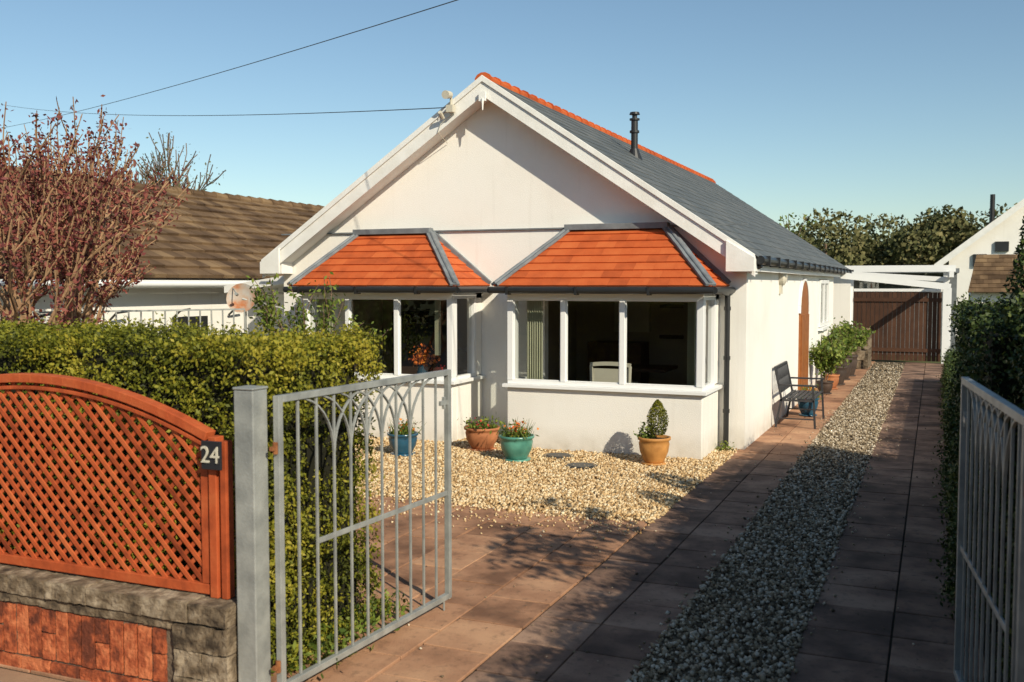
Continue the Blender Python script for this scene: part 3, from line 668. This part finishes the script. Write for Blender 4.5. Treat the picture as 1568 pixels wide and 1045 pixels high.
# ---------------------------------------------------------------- pots
def pot(name,x,y,r,h,mat,kind):
    R=newroot(name,(x,y,0)); m=MB(); z=.015
    m.cyl((x,y,z),(x,y,z+.02),r*.85,n=24)
    m.lathe([(0,.02),(r*.62,.02),(r*.66,.04),(r*.9,h*.45),(r*.98,h*.75),(r*.93,h*.86),(r*1.05,h*.9),(r*1.07,h),(r*.96,h),(r*.9,h*.88)],(x,y,z)); m.obj('pot',mat,R,smooth=True)
    m=MB(); m.cyl((x,y,h*.8),(x,y,h*.9+z),r*.9,n=20); m.obj('soil',soil,R)
    b=h+z-.02
    if kind=='low':
        P=np.stack([x+rng.normal(0,r*.5,300),y+rng.normal(0,r*.5,300),b+np.abs(rng.normal(0,.06,300))],1); leaves('leaves',P,.06,leafg,R,asp=.4)
        P=np.stack([x+rng.normal(0,r*.5,45),y+rng.normal(0,r*.5,45),b+np.abs(rng.normal(0.04,.04,45))],1); leaves('flowers',P,.035,redfl,R,asp=.9)
    if kind=='spiky':
        m=MB()
        for i in range(60):
            t=random.uniform(0,6.28); l=random.uniform(.12,.26); a=random.uniform(.2,1.0)
            p=Vector((x+random.gauss(0,r*.4),y+random.gauss(0,r*.4),b)); m.cyl(p,p+Vector((math.cos(t)*a,math.sin(t)*a,1)).normalized()*l,.006,.001,n=4)
        m.obj('blades',leafg,R)
        P=np.stack([x+rng.normal(0,r*.45,160),y+rng.normal(0,r*.45,160),b+np.abs(rng.normal(0.02,.08,160))],1); leaves('leaves',P,.06,leafg,R,asp=.35)
        P=np.stack([x+rng.normal(0,r*.4,45),y+rng.normal(0,r*.4,45),b+np.abs(rng.normal(0.10,.05,45))],1); leaves('flowers',P,.04,flower,R,asp=.9)
    if kind=='conifer':
        n=3200; zz=rng.uniform(0,1,n); rad=.125*np.sin(np.pi*np.clip(zz*.82+.18,0,1))**.7*rng.uniform(.6,1.05,n); t=rng.uniform(0,6.28,n)
        P=np.stack([x+.04+rad*np.cos(t),y+rad*np.sin(t),b+.05+.42*zz],1); nn=np.stack([np.cos(t),np.sin(t),0*t+.6],1); leaves('conifer_foliage',P,.03,hedgem,R,nrm=nn,bias=.2,asp=.35)
        P=np.stack([x-.1+rng.normal(0,.05,220),y+rng.normal(0,.06,220),b+np.abs(rng.normal(0,.07,220))],1); leaves('leaves',P,.045,leafg,R,asp=.5)
    if kind=='bush':
        tips=[]; m=MB()
        for i in range(5):
            t=random.uniform(0,6.28); grow(m,Vector((x,y,b-.05)),Vector((math.cos(t)*.35,math.sin(t)*.35,1)).normalized(),.40,.012,2,tips,.5,.2,(2,3),.003)
        m.obj('stems',barkm,R); tipleaves('leaves',tips,5,.05,.09,leafg,R)
pot('plant_pot',-5.46,11.85,.225,.30,pot_t,'low')
pot('plant_pot',-4.74,11.31,.21,.31,pot_teal,'spiky')
pot('plant_pot',-6.23,11.1,.19,.28,pot_blue,'spiky')
pot('plant_pot',-3.10,11.72,.19,.33,pot_y,'conifer')
pot('plant_pot',-1.9,17.05,.17,.3,pot_blue,'low')
pot('plant_pot',-1.98,17.9,.16,.25,pot_d,'spiky')
pot('plant_pot',-1.98,20.6,.16,.25,pot_d,'bush')
pot('plant_pot',-1.95,21.6,.16,.3,pot_t,'bush')
pot('plant_pot',-1.9,22.6,.18,.4,pot_d,'bush')
pot('plant_pot',-1.9,23.8,.2,.5,pot_d,'bush')
pot('plant_pot',-1.85,24.8,.2,.5,pot_d,'bush')
for i,(x,y) in enumerate(((-4.35,11.75),(-3.85,11.2))):
    m=MB(); m.cyl((x,y,.0),(x,y,.03),.19,n=24); m.cyl((x,y,.03),(x,y,.036),.15,n=24); m.obj('drain_cover',blackp)
P=np.stack([-2.5+rng.normal(0,.07,160),13.0+rng.normal(0,.05,160),.02+np.abs(rng.normal(0,.05,160))],1); leaves('weeds',P,.04,leafg,None,asp=.4)
P=np.stack([-3.3+rng.normal(0,.1,900),rng.uniform(4.5,5.8,900),.02+np.abs(rng.normal(0,.06,900))],1); leaves('weeds',P,.05,leafg,None,asp=.4)
P=np.stack([rng.uniform(-7,.3,700),rng.uniform(4.1,14,700),np.full(700,.018)],1); leaves('fallen_leaves',P,.025,barkm,None,nrm=np.tile([0,0,1.],(700,1)),bias=.8,asp=.5)

# ---------------------------------------------------------------- bench
B=newroot('garden_bench',(-1.9,16.1,0))
m=MB(); by0,by1=15.5,16.75
for y in(by0,by1):
    m.bar((-2.20,y,.01),(-2.12,y,.45),.03,.03); m.bar((-2.12,y,.45),(-2.22,y,.92),.03,.03); m.bar((-1.62,y,.01),(-1.66,y,.66),.03,.03)
    m.bar((-2.15,y,.66),(-1.62,y,.66),.045,.025); m.bar((-2.14,y,.43),(-1.64,y,.43),.03,.03); m.bar((-2.18,y,.15),(-1.63,y,.15),.018,.018)
for k in range(7): x=-2.08+k*.07; m.bar((x,by0,.455),(x,by1,.455),.05,.015)
m.bar((-2.22,by0,.92),(-2.22,by1,.92),.03,.03); m.bar((-2.14,by0,.55),(-2.14,by1,.55),.03,.03)
for k in range(14):
    y=by0+.05+k*(by1-by0-.1)/13; m.bar((-2.142,y,.56),(-2.218,y,.91),.012,.012)
    if k<12: m.bar((-2.142,y,.56),(-2.218,y+.19,.91),.01,.01)
m.obj('frame',irond,B)
D=newroot('satellite_dish',(-10.15,12.9,1.97))
m=MB(); n=20; c=Vector((-10.15,12.9,1.97)); ax=Vector((.35,-.9,.25)).normalized(); a=ax.orthogonal().normalized(); b_=ax.cross(a)
rings=[(0,-.05),(.1,-.045),(.18,-.02),(.24,.01)]
vs=[]
for r,dz in rings:
    for i in range(n): t=6.2832*i/n; vs.append(c+ax*dz+a*r*math.cos(t)+b_*r*math.sin(t))
m.add(vs,[(j*n+i,j*n+(i+1)%n,(j+1)*n+(i+1)%n,(j+1)*n+i) for j in range(3) for i in range(n)],.5); m.obj('reflector',dishm,D,smooth=True)
m=MB(); m.cyl(c-ax*.05,(-9.6,13.25,1.8),.02); m.cyl(c-b_*.22,c+ax*.25,.008); m.cyl(c+ax*.22,c+ax*.29,.025); m.cyl((-10.15,13.0,0),(-10.15,13.0,2.0),.02); m.obj('arm',galv,D)
F=newroot('metal_railing',(-11,10.5,0))
m=MB(); p0=Vector((-12.0,8.6,0));p1=Vector((-9.7,12.4,0)); d=p1-p0; n=26
for i in range(n+1): p=p0+d*i/n; m.cyl(p,p+Vector((0,0,1.80)),.012,n=6)
m.bar(p0+Vector((0,0,1.81)),p1+Vector((0,0,1.81)),.03,.025); m.bar(p0+Vector((0,0,.3)),p1+Vector((0,0,.3)),.03,.03)
m.obj('rails',galv,F)

# ---------------------------------------------------------------- overhead wires
def wire(name,a,b,sag,r=.009,n=40):
    m=MB(); a=Vector(a);b=Vector(b); pts=[]
    for i in range(n+1): t=i/n; p=a.lerp(b,t); p.z-=sag*4*t*(1-t); pts.append(p)
    m.path(pts,r,5); m.obj(name,blackp)
wire('overhead_wire',(-6.42,12.72,4.68),(-34.8,29.3,9.4),.25,.007)
wire('overhead_wire',(4.5,5.4,5.18),(-34.8,28,8.1),.35,.007)
Bd=newroot('flying_bird',(3.45,42,12.3)); m=MB(); c=Vector((3.45,42,12.3)); m.cyl(c-Vector((.12,0,0)),c+Vector((.12,0,.02)),.04,.015); m.add([c,c+Vector((-.05,.05,.12)),c+Vector((.06,.25,.16))],[(0,1,2)]); m.add([c,c+Vector((-.05,-.05,.12)),c+Vector((.06,-.25,.16))],[(0,1,2)]); m.obj('body',blackp,Bd)

# ---------------------------------------------------------------- camera & light
cam=bpy.data.cameras.new('camera'); co=bpy.data.objects.new('camera',cam); S.collection.objects.link(co); S.camera=co
co.location=(0,0,2.2); co.rotation_euler=(math.radians(90-3.3),0,math.radians(23)); cam.lens=35; cam.sensor_width=36; cam.clip_end=2000
cam.dof.use_dof=True; cam.dof.focus_distance=13; cam.dof.aperture_fstop=3.2
sd=Vector((.70,-.51,.54)).normalized()
su=bpy.data.lights.new('sun','SUN'); su.energy=5; su.angle=math.radians(.5); su.color=(1,.91,.73)
so=bpy.data.objects.new('sun',su); S.collection.objects.link(so); so.rotation_euler=sd.to_track_quat('Z','Y').to_euler()
w=bpy.data.worlds.new('World'); S.world=w; w.use_nodes=True; nt=w.node_tree
bg=nt.nodes['Background']; sk=nt.nodes.new('ShaderNodeTexSky'); sk.sky_type='NISHITA'; sk.sun_disc=False
sk.sun_elevation=math.asin(sd.z); sk.sun_rotation=math.atan2(sd.x,sd.y); sk.air_density=1.0; sk.dust_density=.35; sk.ozone_density=1.8
mu=nt.nodes.new('ShaderNodeMixRGB'); mu.blend_type='MULTIPLY'; mu.inputs[0].default_value=1; mu.inputs[2].default_value=(.97,1.04,1.0,1)
nt.links.new(sk.outputs[0],mu.inputs[1]); nt.links.new(mu.outputs[0],bg.inputs[0]); bg.inputs[1].default_value=.11
S.view_settings.view_transform='Standard'; S.view_settings.look='None'; S.view_settings.exposure=0
print('done')
